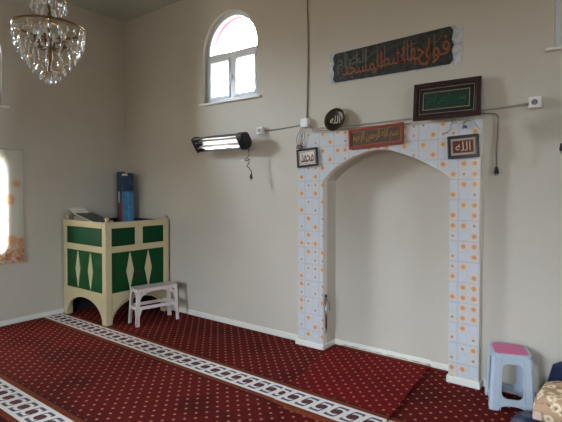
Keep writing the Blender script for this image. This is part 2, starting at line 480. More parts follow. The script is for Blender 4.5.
# windows
def window(n, bw, y0, flip=None, f=WY, sgn=1, handle=True):
    """PVC window: arched light above two casements; depth runs outwards from the room"""
    x0, x1, z0, zs = bw; xm = (x0+x1)/2; fw = .045; r = (x1-x0)/2
    root = bpy.data.objects.new('window_%d' % n, None); COL.objects.link(root); struct(root)
    zt = z0 + .52                                             # transom
    def arc(rr, zlow, a0=0, m=18): return [(xm + rr*math.cos(PI*k/m), zs + rr*math.sin(PI*k/m)) for k in range(m+1)]
    outer = [(x0, z0), (x1, z0)] + arc(r, 0)
    ri = r - fw
    t0 = zt + .03
    top = [(x0+fw, t0), (x1-fw, t0)] + arc(ri, 0)
    low1 = rect(x0+fw, xm-.03, z0+fw, zt-.03); low2 = rect(xm+.03, x1-fw, z0+fw, zt-.03)
    mb = MB(); mb.slab(outer, [top, low1, low2], f, y0, y0 + sgn*.06); mb.build('window_frame', PVC, root, bevel=.004)
    for q in (low1, low2):
        (a, b), (c, d) = q[0], q[2]
        s = MB(); s.slab(q, [rect(a+.032, c-.032, b+.032, d-.032)], f, y0 - sgn*.012, y0 + sgn*.045); so = s.build('casement', PVC, root, bevel=.004)
        MB().slab(rect(a+.03, c-.03, b+.03, d-.03), [], f, y0+sgn*.018, y0+sgn*.022).build('pane', GLASS, so)
    MB().slab(top, [], f, y0+sgn*.028, y0+sgn*.032).build('pane', GLASS, root)
    if handle:
        h = MB()
        for u0, u1, v0, v1, d0, d1 in ((xm-.012, xm+.012, z0+.24, z0+.30, -.03, -.012), (xm-.009, xm+.009, z0+.16, z0+.275, -.045, -.03)):
            h.slab(rect(u0, u1, v0, v1), [], f, y0+sgn*d0, y0+sgn*d1)
        h.build('handle', PVC, root, bevel=.003)
    # inner sill and painted outer reveal
    MB().slab(rect(x0-.045, x1+.065, z0-.022, z0), [], f, -sgn*.035 + (0 if abs(y0) < 1 else (y0 - sgn*.055)), y0).build('sill', WHITE, root, bevel=.008)
    mb = MB(); inn = [(x0+fw+.016, z0), (x1-fw-.004, z0)] + arc(r-fw-.006, 0)
    mb.slab(outer, [inn], f, y0 + sgn*.061, y0 + sgn*.10); mb.build('outer_reveal', REDX, root)
    return root
window(1, BW, .055); window(2, BW2, .055)
k = 3
for a, b in LWIN:
    window(k, (b, a, 2.40, 2.98), -.055, f=WX, sgn=-1); k += 1
    window(k, (b, a, 2.40, 2.98), RW+.055, f=WX, sgn=1); k += 1
def plainwin(n, q, f, y0, sgn):
    (a, b), (c, d) = q[0], q[2]; m = (a+c)/2
    root = bpy.data.objects.new('window_%d' % n, None); COL.objects.link(root); struct(root)
    l1 = rect(a+.05, m-.03, b+.05, d-.05); l2 = rect(m+.03, c-.05, b+.05, d-.05)
    MB().slab(q, [l1, l2], f, y0, y0+sgn*.06).build('window_frame', PVC, root, bevel=.004)
    for l in (l1, l2): MB().slab(l, [], f, y0+sgn*.028, y0+sgn*.032).build('pane', GLASS, root)
for a, b in LWIN:
    plainwin(k, rect(b-.05, a+.02, .82, 1.84), WX, -.055, -1); k += 1
for a, b in ADDED_FWIN:
    plainwin(k, rect(a, b, .95, 2.55), WY, RY-.055, -1); k += 1  # frames for the unseen windows added to light the back wall

# ------------------------------------------------------------------ carpets
o = MB().slab([(.023, RY+.017), (RW-.017, RY+.017), (RW-.017, -.017), (JR-.001, -.017), (JR-.001, .137), (JL+.001, .137), (JL+.001, -.017), (.023, -.017)], [], lambda u, v, d: (u, v, d), -.012, 0).build('carpet', CARPET)
tag(o, 'wide dark red dotted carpet covering the floor, white chain bands', 'carpet')
mb = MB(); mb.slab([(3.475, -1.205), (4.245, -1.19), (4.135, .06), (4.12, .13), (3.30, .13), (3.255, -.06), (3.26, -.10)], [], lambda u, v, d: (u, v+.045, d), .001, .022)
o = mb.build('carpet', CARPET2, bevel=.004); o.location = (0, -.045, 0)
tag(o, 'small loose red dotted carpet piece running from the niche onto the floor', 'carpet')

# ------------------------------------------------------------------ mihrab surround
mi = thing('mihrab', 'tall arched prayer niche surround faced with orange flowered white tiles', 'prayer niche', (3.73, 0, 0))
ML, MR, MT = 2.903, 4.558, 2.012
mo = [(ML, .05), (JL, .05)] + ARCH + [(JR, .05), (MR, .05), (MR, MT), (ML, MT)]
MB().slab(mo, [], WY, -.064, 0).build('surround_body', CREAMP, mi)
mo2 = [(ML+.002, .05), (JL-.003, .05)] + [(x - .003 if x < 3.7 else x + .003, z+.003) for x, z in ARCH] + [(JR+.003, .05), (MR-.002, .05), (MR-.002, MT), (ML+.002, MT)]
MB().slab(mo2, [], WY, -.071, -.0641).build('tile_facing', TILE, mi)
MB().box(ML-.018, JL+.002, -.088, 0, 0, .05).box(JL+.0005, JL+.012, -.088, .137, 0, .05).build('plinth', WHITE, mi, bevel=.008)
MB().box(JR-.012, MR+.014, -.088, 0, 0, .052).box(JR-.012, JR-.0005, -.088, .137, 0, .05).build('plinth', WHITE, mi, bevel=.008)

# ------------------------------------------------------------------ pulpit in the corner
pu = thing('preaching_desk', 'cream and green corner preaching desk with diamond panels and arched base', 'pulpit', (.5, -.45, 0))
PX, PY, PT = .935, -.885, 1.13
pw = .075
for (a, b) in ((.03, PY), (PX-pw, PY), (PX-pw, -.03-pw)):
    p_ = MB().box(a, a+pw, b, b+pw, 0, PT).build('post', PCREAM, pu, bevel=.006)
    q = MB().lathe([(.012, 0), (.03, .004), (.012, .012), (.024, .028), (.026, .04), (.016, .054), (.0, .058)], (a+pw/2, b+pw/2, PT), 16).build('finial', PCREAM, p_, smooth=True)
# faces: left face lies in x-z at y=PY ; right face lies in y-z at x=PX
def face(f, a, b, midstile, arch_h):
    L = b - a
    MB().slab(rect(a, b, PT-.07, PT), [], f, 0, .03).build('top_rail', PCREAM, pu, bevel=.004)
    MB().slab(rect(a, b, .79, .86), [], f, 0, .03).build('middle_rail', PCREAM, pu, bevel=.004)
    if midstile: MB().slab(rect((a+b)/2-.05, (a+b)/2+.05, .86, PT-.07), [], f, 0, .03).build('stile', PCREAM, pu, bevel=.004)
    MB().slab(rect(a, b, .86, PT-.07), [], f, .012, .02).build('upper_panel', PBAND, pu)
    MB().slab(rect(a, b, .345, .79), [], f, .012, .022).build('green_panel', PGREEN, pu)
    for s in (.33, .68):
        c = a + L*s; w = .048
        MB().slab([(c-w, .57), (c, .36), (c+w, .57), (c, .775)], [], f, .002, .0115).build('diamond', PCREAM, pu)
    n = 16; arc = [(a + .0 + L*(.5 - .5*math.cos(PI*k/n)), .0 + arch_h*math.sin(PI*k/n)**.9) for k in range(n+1)]
    MB().slab([(a, 0)] + arc + [(b, 0), (b, .345), (a, .345)], [], f, .0, .03).build('arched_apron', PCREAM, pu, bevel=.003)
    return arc
face(lambda u, v, d: (u, PY+d, v), .03+pw, PX-pw, False, .255)
arc = face(lambda u, v, d: (PX-d, u, v), PY+pw, -.03-pw, True, .255)
stud0 = None
for i in range(1, len(arc)-1):
    for t in (0, .5):
        u = arc[i][0]*(1-t) + arc[i+1][0]*t; v = arc[i][1]*(1-t) + arc[i+1][1]*t
        if stud0 is None: sd = stud0 = MB().ball((0, 0, 0), .006, 6).build('stud', DARKIN, pu, local=True)
        else: sd = stud0.copy(); COL.objects.link(sd); sd.parent = pu
        sd.location = (PX + .001 - .5, u + .45, v + .022)
MB().box(PX-.02, PX-.006, -.50, -.43, .47, .55).build('lock_plate', BLACKP, pu, bevel=.004)
FL = .84                                                   # seat board inside the open top
MB().box(.035, PX-.035, PY+.035, -.035, FL-.02, FL).build('seat_board', DARKIN, pu)
MB().box(.035, .05, PY+.11, -.11, 0, .34).box(.11, PX-.11, -.05, -.035, 0, .34).build('shade_board', DARKIN, pu)  # near-black boards added as painted shade in the hollow behind the arches
MB().box(.035, .40, PY+.04, PY+.40, 1.06, 1.085).build('reading_shelf', PCREAM, pu)
o = MB().slab([(.04, -.42), (.10, -.42), (.10, -.10), (.85, -.10), (.85, -.04), (.04, -.04)], [], lambda u, v, d: (u, v, d), FL, 1.118).build('back_cushion', BLACKC, None, bevel=.015)
tag(o, 'black padded backrest along the inner edges of the corner desk', 'backrest')
T0 = 1.086
bs = thing('book_stand', 'thin white folding bookstand on the left end of the desk', 'book stand', (.15, -.70, T0))
R45 = Matrix.Rotation(math.radians(24), 3, 'Y')
MB().box(-.04, .15, -.80, -.60, 1.185, 1.193, rot=R45, piv=(.15, -.7, 1.155)).build('leaf', WHITE, bs, bevel=.003)
MB().box(.125, .137, -.80, -.60, T0+.001, 1.165).build('support', WHITE, bs, bevel=.003)
bk = thing('open_book', 'black book with cream edges tilted beside the white bookstand', 'book', (.40, -.68, 1.13))
M = Matrix.Rotation(math.radians(12), 3, 'Y')
pv = (.34, -.68, 1.165)
MB().box(.16, .58, -.80, -.56, 1.150, 1.166, rot=M, piv=pv).build('pages', PAPER, bk, bevel=.003)
MB().box(.175, .59, -.81, -.585, 1.1665, 1.172, rot=M, piv=pv).build('cover', BLKWOOD, bk, bevel=.002)
ca = thing('carton', 'tall narrow teal carton standing in the corner behind the desk', 'carton', (.09, -.17, FL))
MB().box(.115, .225, -.20, -.15, FL, 1.72, rot=Matrix.Rotation(math.radians(-1.2), 3, 'Y'), piv=(.17, -.17, FL)).build('box_body', CART1, ca, bevel=.003)
MB().box(.165, .222, -.2025, -.2005, FL+.25, FL+.50).build('red_label', REDP, ca)['label'] = 'dark red printed label'
MB().box(.135, .165, -.2025, -.2005, 1.32, 1.46).build('white_label', WHITEP, ca)
ca = thing('carton', 'tall blue carton, light blue below, right of the teal one', 'carton', (.31, -.15, FL))
MB().box(.235, .375, -.21, -.12, FL, 1.70, rot=Matrix.Rotation(math.radians(-1.5), 3, 'Y'), piv=(.31, -.15, FL)).build('box_body', CART2, ca, bevel=.012)
MB().box(.235, .35, -.2125, -.2105, 1.665, 1.69).build('end_flap', PAPER, ca)

# ------------------------------------------------------------------ ornate plastic stool
def stool_panel(outer, holes, hb, ht, H, side, th=.012):
    """outer in normalised s (-1..1) and height t; the four sides of a tapering stool"""
    def f(s, t, d):
        k = t/H; hx = hb[0]*(1-k) + ht[0]*k; hy = hb[1]*(1-k) + ht[1]*k
        if side == 0: return (s*hx, -hy + d, t)
        if side == 2: return (-s*hx, hy - d, t)
        if side == 1: return (hx - d, s*hy, t)
        return (-hx + d, -s*hy, t)
    mb = MB(); mb.slab(outer, holes, f, 0, th); return mb
def circ(cx, cz, rx, rz, n=10): return [(cx + rx*math.cos(2*PI*k/n), cz + rz*math.sin(2*PI*k/n)) for k in range(n)]
so = thing('ornate_stool', 'pale pink ornate plastic stool standing in front of the corner desk', 'stool', (1.165, -.43, 0), math.radians(-12.5))
H = .40; hb = (.115, .258); ht = (.095, .238)
for side in range(4):
    lw = .15 if side in (1, 3) else .28
    n = 14
    arch = []
    for k in range(n+1):
        a = PI*k/n; sx = -(1-lw)*math.cos(a); zz = .222 + .142*math.sin(a)**.6 + .008*abs(math.sin(4*a))
        arch.append((sx, zz))
    up = arch[::-1] + [(-(1-lw), .212), (1-lw, .212)]
    low = [(-1, 0), (-1+lw, 0), (-1+lw*1.0, .10), (-1+lw*1.7, .178), (1-lw*1.7, .178), (1-lw, .10), (1-lw, 0), (1, 0), (1, H-.012), (-1, H-.012)]
    wx = .028/ (hb[1] if side in (1, 3) else hb[0])*.5
    hs = [up]
    for sg in (-1, 1):
        hs += [circ(sg*.80, .352, wx*1.1, .016), circ(sg*.56, .368, wx*.7, .009)]
    hs = [h for h in hs]
    stool_panel(low, hs, hb, ht, H, side).build('side_panel', BEIGEP, so, local=True)
MB().slab(rrect(-.104, .104, -.248, .248, .02), [], lambda u, v, d: (u, v, d), H-.012, H+.004).build('seat', BEIGEP, so, local=True, bevel=.005)
for sx in (-1, 1):
    for sy in (-1, 1):
        MB().cone((sx*.106, sy*.249, 0.001), (sx*.087, sy*.230, H-.014), .011, .011, 10).build('leg', BEIGEP, so, local=True, smooth=True)

# ------------------------------------------------------------------ blue stool with pink seat
so = thing('plastic_stool', 'pale blue plastic stool with pink seat right of the tiled niche', 'stool', (4.787, -.180, 0), math.radians(20))
H = .38; hb = (.137, .137); ht = (.118, .118)
for side in range(4):
    lw = .23; n = 12
    arch = [(-.60*math.cos(PI*k/n), .034*math.sin(PI*k/n)**.7) for k in range(n+1)]
    outer = [(-.92, .0)] + arch + [(.92, 0), (.95, H-.02), (-.95, H-.02)]
    stool_panel(outer, [rrect(-.50, .50, .080, .315, .040, rx=.28)], hb, ht, H, side, .012).build('side_panel', BLUEST, so, local=True, bevel=.003)
for sx in (-1, 1):
    for sy in (-1, 1):
        mb = MB()
        for z0, z1 in ((0, H-.02),):
            k0, k1 = 0, 1
            prof = [(-.048, -.005), (-.010, -.005), (.005, .010), (.005, .048), (-.006, .048), (-.012, .012), (-.048, .006)]
            A = [mb.b.verts.new((sx*(hb[0]-.0 + p[0]), sy*(hb[1] - .0 - p[1] + .0), 0)) for p in prof]
            B = [mb.b.verts.new((sx*(ht[0] + p[0]), sy*(ht[1] - p[1]), H-.02)) for p in prof]
            for i in range(len(prof)): mb.b.faces.new((A[i], A[(i+1) % 7], B[(i+1) % 7], B[i]))
            mb.b.faces.new(A); mb.b.faces.new(B[::-1])
        # raised ribs down the leg
        for q in (.045, .062):
            mb.cone((sx*(hb[0]-q), sy*(hb[1]+.001), 0.004), (sx*(ht[0]-q*.75), sy*(ht[1]+.001), H-.03), .004, .004, 6)
            mb.cone((sx*(hb[0]+.001), sy*(hb[1]-q), 0.004), (sx*(ht[0]+.001), sy*(ht[1]-q*.75), H-.03), .004, .004, 6)
        mb.build('leg', BLUEST, so, local=True)
MB().slab(rrect(-.124, .124, -.124, .124, .045), [], lambda u, v, d: (u, v, d), H-.03, H).build('seat', BLUEST, so, local=True, bevel=.008)
MB().slab(rrect(-.104, .104, -.104, .104, .03), [], lambda u, v, d: (u, v, d), H-.004, H+.004).build('seat_insert', PINKM, so, local=True, bevel=.002)['label'] = 'pink seat insert'

# ------------------------------------------------------------------ soft bundle in the right corner of the view
def pillow(x0, x1, y0, y1, z0, z1, name, m, parent=None, n=20, ex=.42, wob=.012, seed=0, rz=0.0):
    mb = MB(); rnd = random.Random(seed)
    ph = [rnd.uniform(0, 6.28) for _ in range(6)]
    cx, cy = (x0+x1)/2, (y0+y1)/2; V = {}
    for i in range(n+1):
        for j in range(n+1):
            u, v = -1 + 2*i/n, -1 + 2*j/n
            h = max(0, (1-abs(u)**5))**ex * max(0, (1-abs(v)**5))**ex
            w = wob*(math.sin(5*u+ph[0]) * math.cos(4*v+ph[1]) + .6*math.sin(9*u+3*v+ph[2]))
            sx = u*(1 - .04*v*v); sy = v*(1 - .04*u*u)
            px, py = sx*(x1-x0)/2, sy*(y1-y0)/2
            X_, Y_ = cx + px*math.cos(rz) - py*math.sin(rz), cy + px*math.sin(rz) + py*math.cos(rz)
            mid = z0 + (z1-z0)*.45
            V[i, j, 0] = mb.b.verts.new((X_, Y_, mid + (z1-mid)*h + w*h))
            V[i, j, 1] = V[i, j, 0] if i in (0, n) or j in (0, n) else mb.b.verts.new((X_, Y_, mid - (mid-z0)*min(1, h*1.25)))
    for i in range(n):
        for j in range(n):
            for k in (0, 1):
                q = [V[i, j, k], V[i+1, j, k], V[i+1, j+1, k], V[i, j+1, k]]
                try: mb.b.faces.new(q if k == 0 else q[::-1])
                except ValueError: pass
    return mb.build(name, m, parent, smooth=True)
o = pillow(4.86, 5.75, -.70, -.33, .0, .075, 'folded_blanket', NAVYT, seed=2, rz=.0)
tag(o, 'flat folded navy blanket on the carpet beneath the floral quilt', 'blanket')
qt = thing('floral_quilt', 'folded quilt with tan and cream flowers lying on the navy blanket', 'quilt', (5.3, -.34, .08))
pillow(4.975, 5.70, -.56, -.17, .078, .26, 'quilt_body', FLORAL, qt, seed=5, wob=.008, ex=.35)
MB().box(4.99, 5.04, -.572, -.556, .11, .16).build('patch', PINKTAG, qt, bevel=.004)['label'] = 'plain cream corner patch'
o = pillow(5.0, 5.75, -.165, -.025, .0, .34, 'cushion', NAVY, seed=9, wob=.006, ex=.3)
tag(o, 'dark navy cushion standing against the wall behind the quilt', 'cushion')

# ------------------------------------------------------------------ wall decoration
# long calligraphy board
cb = thing('calligraphy_board', 'long dark panel of orange Arabic calligraphy high above the niche', 'calligraphy', (3.8, 0, 2.6))
MB().slab([(3.217, 2.465), (4.397, 2.462), (4.402, 2.768), (3.213, 2.742)], [], WY, -.004, 0).build('backing_sheet', BACKP, cb)
def notch(x0, x1, z0, z1):
    h = z1-z0; m = (z0+z1)/2; r = .028
    R = [(x1-r, z0), (x1-.004, z0+r*1.2), (x1-r*.6, z0+h*.36), (x1, m), (x1-r*.6, z1-h*.36), (x1-.004, z1-r*1.2), (x1-r, z1)]
    Lf = [(x0+r, z1), (x0+.004, z1-r*1.2), (x0+r*.6, z1-h*.36), (x0, m), (x0+r*.6, z0+h*.36), (x0+.004, z0+r*1.2), (x0+r, z0)]
    return R + Lf
def shear(x, z): return z + (x-3.8)*.030*(z-2.455)/.28
MB().slab([(x, shear(x, z)) for x, z in notch(3.250, 4.340, 2.472, 2.750)], [], WY, -.012, -.004).build('panel', BOARD, cb, bevel=.002)
SH = Matrix(((1, 0, 0, 0), (0, 1, 0, 0), (.014, 0, 1, 0), (0, 0, 0, 1)))
def let(*a, parent=None, **k):
    """lettering given in world coordinates, moved to the parent's frame"""
    text, x0, x1, z0, z1, y, name, m = a
    L = abs_loc(parent)
    return lettering(text, x0-L.x, x1-L.x, z0-L.z, z1-L.z, y-L.y, name, m, parent, **k)
for tx, x0, x1, z0, z1, mm in (('الحرام', 3.30, 3.60, 2.545, 2.735, OLIVE), ('المسجد', 3.36, 3.74, 2.492, 2.66, ORANGE), ('شطر', 3.66, 3.93, 2.50, 2.675, ORANGE),
                               ('وجهك', 3.88, 4.16, 2.488, 2.725, ORANGE), ('فول', 4.06, 4.31, 2.495, 2.70, ORANGE)):
    let(tx, x0, x1, z0, z1, -.0125, 'lettering', mm, parent=cb, tilt=SH, depth=.003 if mm is ORANGE else .0015)['label'] = 'orange letters' if mm is ORANGE else 'grey green letters'
for xx, za, zb in ((3.40, 2.56, 2.715), (3.50, 2.57, 2.72), (3.585, 2.56, 2.72), (3.70, 2.55, 2.725), (3.765, 2.55, 2.72), (3.94, 2.54, 2.725), (4.00, 2.53, 2.72), (4.19, 2.5, 2.73)):
    MB().box(xx-.005, xx+.005, -.0142, -.0122, za, zb).build('letter_stem', OLIVE, cb)
for xa, za, xb, zb in ((3.44, 2.64, 3.52, 2.69), (3.60, 2.63, 3.70, 2.68), (3.78, 2.66, 3.88, 2.70), (3.95, 2.65, 4.05, 2.69), (4.20, 2.66, 4.28, 2.70), (3.30, 2.60, 3.36, 2.56)):
    MB().tube([(xa, -.0135, za), ((xa+xb)/2, -.0135, (za+zb)/2+.014), (xb, -.0135, zb)], .0035, 5).build('vowel_mark', ORANGE if xa > 3.9 else OLIVE, cb)

def frame(root, w, h, fw, th, m, tiltx=0, roll=0, inner=None, mat_in=None, matboard=None, mw=0, ink=None, text=None, lbl=None, lines=None):
    """picture frame in local coordinates, centred on the root, face towards -y; children share one tilt"""
    T = Matrix.Rotation(tiltx, 4, 'X') @ Matrix.Rotation(roll, 4, 'Y')
    def B(mb, name, mm, **k):
        bmesh.ops.transform(mb.b, matrix=T, verts=mb.b.verts); return mb.build(name, mm, root, local=True, **k)
    B(MB().slab(rect(-w/2, w/2, -h/2, h/2), [rect(-w/2+fw, w/2-fw, -h/2+fw, h/2-fw)], WY, -th, 0), 'frame', m, bevel=.004)
    a, b = w/2-fw, h/2-fw
    B(MB().slab(rect(-a, a, -b, b), [], WY, -th*.45, -.001), 'backing', matboard or mat_in)
    if mw:
        B(MB().slab(rect(-a+mw, a-mw, -b+mw, b-mw), [], WY, -th*.45-.002, -th*.45), 'picture', mat_in)
    if lines:
        for off, t_ in lines:
            B(MB().slab(rect(-a+off, a-off, -b+off, b-off), [rect(-a+off+t_, a-off-t_, -b+off+t_, b-off-t_)], WY, -th*.45-.005, -th*.45-.001), 'border_line', ink)
    if text:
        for tx, x0, x1, z0, z1 in text:
            lettering(tx, x0, x1, z0, z1, -th*.45-.0022, 'lettering', ink, root, tilt=T, depth=.002)
f1 = thing('picture_frame', 'large dark brown frame with black and green calligraphy atop the niche', 'picture frame', (4.297, -.045, 2.19))
frame(f1, .515, .297, .036, .024, MAHOG, tiltx=-math.radians(6), mat_in=DGREEN, matboard=BLACKC, mw=.052, ink=mat('dull_gold_thread', srgb(136, 124, 84), .6), lines=[(.010, .004), (.042, .006)])
GT = mat('green_thread', srgb(26, 92, 56), .6)
lettering('بسم الله الرحمن الرحيم', -.15, .15, -.045, .05, -.024*.45-.0024, 'lettering', GT, f1, tilt=Matrix.Rotation(-math.radians(6), 4, 'X'), depth=.002)['label'] = 'green stitched letters'
f2 = thing('wooden_sign', 'red painted wooden sign with gold calligraphy over the arch crown', 'sign', (3.715, -.074, 1.943))
frame(f2, .505, .175, .022, .020, REDWOOD, roll=-math.radians(3.0), mat_in=mat('brown_wood_ground', srgb(74, 44, 24), .6), ink=GOLD,
      text=[('بسم الله الرحمن الرحيم', -.21, .21, -.05, .055)], lines=[(.004, .003)])
f3 = thing('picture_frame', 'small square black frame with brown writing on the left column', 'picture frame', (3.022, -.076, 1.792))
frame(f3, .235, .17, .018, .018, BLKWOOD, roll=-math.radians(4), mat_in=PAPER, ink=BROWNINK, text=[('محمد', -.07, .07, -.045, .045)], lines=[(.010, .003)])
f4 = thing('picture_frame', 'small black frame with maroon centre and gold writing, right column', 'picture frame', (4.436, -.076, 1.818))
frame(f4, .228, .172, .022, .018, BLKWOOD, roll=-math.radians(2.5), mat_in=MAROON, matboard=mat('grey_mount', srgb(168, 160, 152), .7), mw=.018, ink=mat('cream_ink', srgb(206, 184, 150), .6), text=[('الله', -.055, .055, -.034, .036)], lines=[(.007, .003)])
# round plate
pl = thing('round_plate', 'round dark plate with gold rim and white calligraphy atop the niche', 'plate', (3.306, -.05, 2.122))
T = Matrix.Rotation(-math.radians(14), 4, 'X') @ Matrix.Rotation(PI/2, 4, 'X')
def PB(mb, n, m, **k):
    bmesh.ops.transform(mb.b, matrix=T, verts=mb.b.verts); return mb.build(n, m, pl, local=True, **k)
PB(MB().lathe([(.02, -.006), (.07, -.004), (.112, .010), (.112, .014), (.068, .002), (.0, .0)], n=40), 'dish', mat('dark_enamel', srgb(14, 10, 9), .25, .3), smooth=True)
PB(MB().ring((0, 0, .014), .109, .004, 40), 'rim', BRASS, smooth=True)
PB(MB().lathe([(.070, .0035), (.074, .0065), (.098, .0125), (.100, .0115), (.072, .003)], n=40), 'silver_band', mat('bronze_band', srgb(44, 34, 24), .4, .6), smooth=True)
lettering('الله', -.05, .05, -.036, .040, -.006, 'lettering', SILV, pl, tilt=Matrix.Rotation(-math.radians(14), 4, 'X'), depth=.002)

# ------------------------------------------------------------------ electrical bits
def sag(p, q, s, n=8):
    p, q = Vector(p), Vector(q)
    return [p.lerp(q, i/n) - Vector((0, 0, s*4*(i/n)*(1-i/n))) for i in range(n+1)]
jb = thing('junction_box', 'square white junction box on the wall at the niche top left', 'junction box', (2.955, 0, 2.13))
MB().box(2.913, 3.000, -.045, 0, 2.088, 2.172).build('box', PVC2, jb, bevel=.004)
MB().box(2.919, 2.994, -.049, -.045, 2.094, 2.166).build('lid', PVC2, jb, bevel=.003)
def socket(x, z, w, lbl, name='wall_socket'):
    s = thing(name, lbl, 'socket', (x, 0, z))
    MB().box(x-w/2, x+w/2, -.042, 0, z-w/2, z+w/2).build('back_box', PVC2, s, bevel=.006)
    c = MB(); c.slab(circ(x, z, w*.34, w*.34, 20), [circ(x, z, w*.27, w*.27, 20)], WY, -.048, -.042); c.build('socket_ring', PVC2, s)
    MB().slab(circ(x, z, w*.27, w*.27, 20), [], WY, -.044, -.042).build('recess', mat('grey_recess', srgb(120, 118, 116), .6), s)
    h = MB()
    for d in (-.011, .011): h.slab(circ(x+d, z, .004, .004, 8), [], WY, -.0455, -.0441)
    h.build('pin_holes', BLACKP, s)
socket(2.398, 2.098, .078, 'small white wall socket between the heater and the niche')
socket(4.905, 2.105, .078, 'white wall socket right of the niche beyond the large frame')
def cable(name, pts, r, m, lbl, cat='cable'): return tag(MB().tube(pts, r, 6).build(name, m, smooth=True), lbl, cat)
cable('ceiling_cable', [(2.972 + .006*math.sin(z*5), -.007, z) for z in [2.174 + i*(CH-2.18)/14 for i in range(15)]], .006, CABLE, 'grey cable running straight up the wall from junction box to ceiling')
cable('conduit', sag((2.438, -.008, 2.094), (2.912, -.008, 2.116), .004), .0055, CABLE, 'thin grey cable between the left socket and the junction box')
cable('conduit', [(3.001, -.010, 2.105), (3.03, -.010, 2.068), (3.4, -.009, 2.066), (3.8, -.010, 2.074), (4.2, -.009, 2.082), (4.55, -.009, 2.088), (4.866, -.009, 2.102)], .0075, CONDUIT, 'pale conduit running along the niche top to the right socket')
cable('lead', [(3.01, -.020, 2.095), (3.05, -.03, 2.045), (3.25, -.03, 2.035), (3.6, -.03, 2.04), (4.0, -.025, 2.035)], .004, CABLE, 'thin second lead lying on the niche top behind the frames')
wb = thing('wire_tangle', 'loose wires with small grey fitting above the left small frame', 'wires', (2.94, -.07, 1.9))
mb = MB()
for k in range(4):
    x0 = 2.925 + k*.022
    mb.tube([(x0, -.04, 2.088), (x0-.006, -.08, 2.03), (x0 - .03 + .01*k, -.09, 1.97), (2.915+.012*k, -.09, 1.912)], .0028, 5)
mb.build('wire', CABLE, wb)
MB().ball((2.935, -.091, 1.895), .034, 14, (1.2, .5, .7)).build('fitting', SHELL, wb, smooth=True)
wb = thing('wire_tangle', 'small tangle of wires with blue connector above the right small frame', 'wires', (4.43, -.08, 1.97))
mb = MB()
rnd = random.Random(3)
for k in range(5):
    p = Vector((4.36 + .03*k, -.084, 2.0)); pts = [p]
    for i in range(6): p = p + Vector((rnd.uniform(-.035, .035), rnd.uniform(-.003, .003), rnd.uniform(-.035, .02))); pts.append(p)
    mb.tube(pts, .0028, 5)
mb.build('wire', CABLE, wb)
MB().box(4.435, 4.465, -.096, -.080, 1.955, 1.975, rot=(.5, 'Y')).build('connector', mat('blue_connector', srgb(50, 72, 120), .5), wb, bevel=.003)
def plug(mb, p):
    x, y, z = p
    mb.cone((x, y, z), (x, y, z-.035), .010, .017, 10); mb.cone((x, y, z-.035), (x, y, z-.05), .017, .015, 10)
    for d in (-.007, .007): mb.cone((x+d, y, z-.05), (x+d, y, z-.068), .0025, .0025, 6)
hc = thing('hanging_lead', 'grey lead with black plug hanging down the wall right of the niche', 'cable', (4.655, -.02, 1.65))
MB().tube([(4.53, -.013, 2.066), (4.60, -.013, 2.060), (4.645, -.013, 2.052), (4.664, -.015, 2.03), (4.662, -.02, 1.9), (4.655, -.02, 1.8), (4.657, -.022, 1.655)], .0055, 6).build('cord', CABLE, hc, smooth=True)
mb = MB(); plug(mb, (4.657, -.022, 1.66)); mb.build('plug', BLACKP, hc, smooth=False)
# metal rod on the left jamb
rd = thing('metal_rod', 'thin grey metal rod hanging on the inner edge of the left column', 'rod', (3.20, -.05, .2))
MB().cone((3.208, -.045, .49), (3.212, -.045, .20), .010, .010, 10).build('shaft', STEEL, rd, smooth=True)
MB().cone((3.208, -.045, .49), (3.208, -.045, .515), .0105, .008, 10).build('cap', BLACKP, rd, smooth=True)
MB().tube([(3.212, -.045, .47), (3.235, -.04, .45), (3.245, -.04, .40), (3.24, -.04, .37)], .003, 5).build('hook', BLACKP, rd, smooth=True)
MB().tube([(3.212, -.045, .20), (3.216, -.05, .17), (3.206, -.05, .15)], .003, 5).build('chain', SHELL, rd)

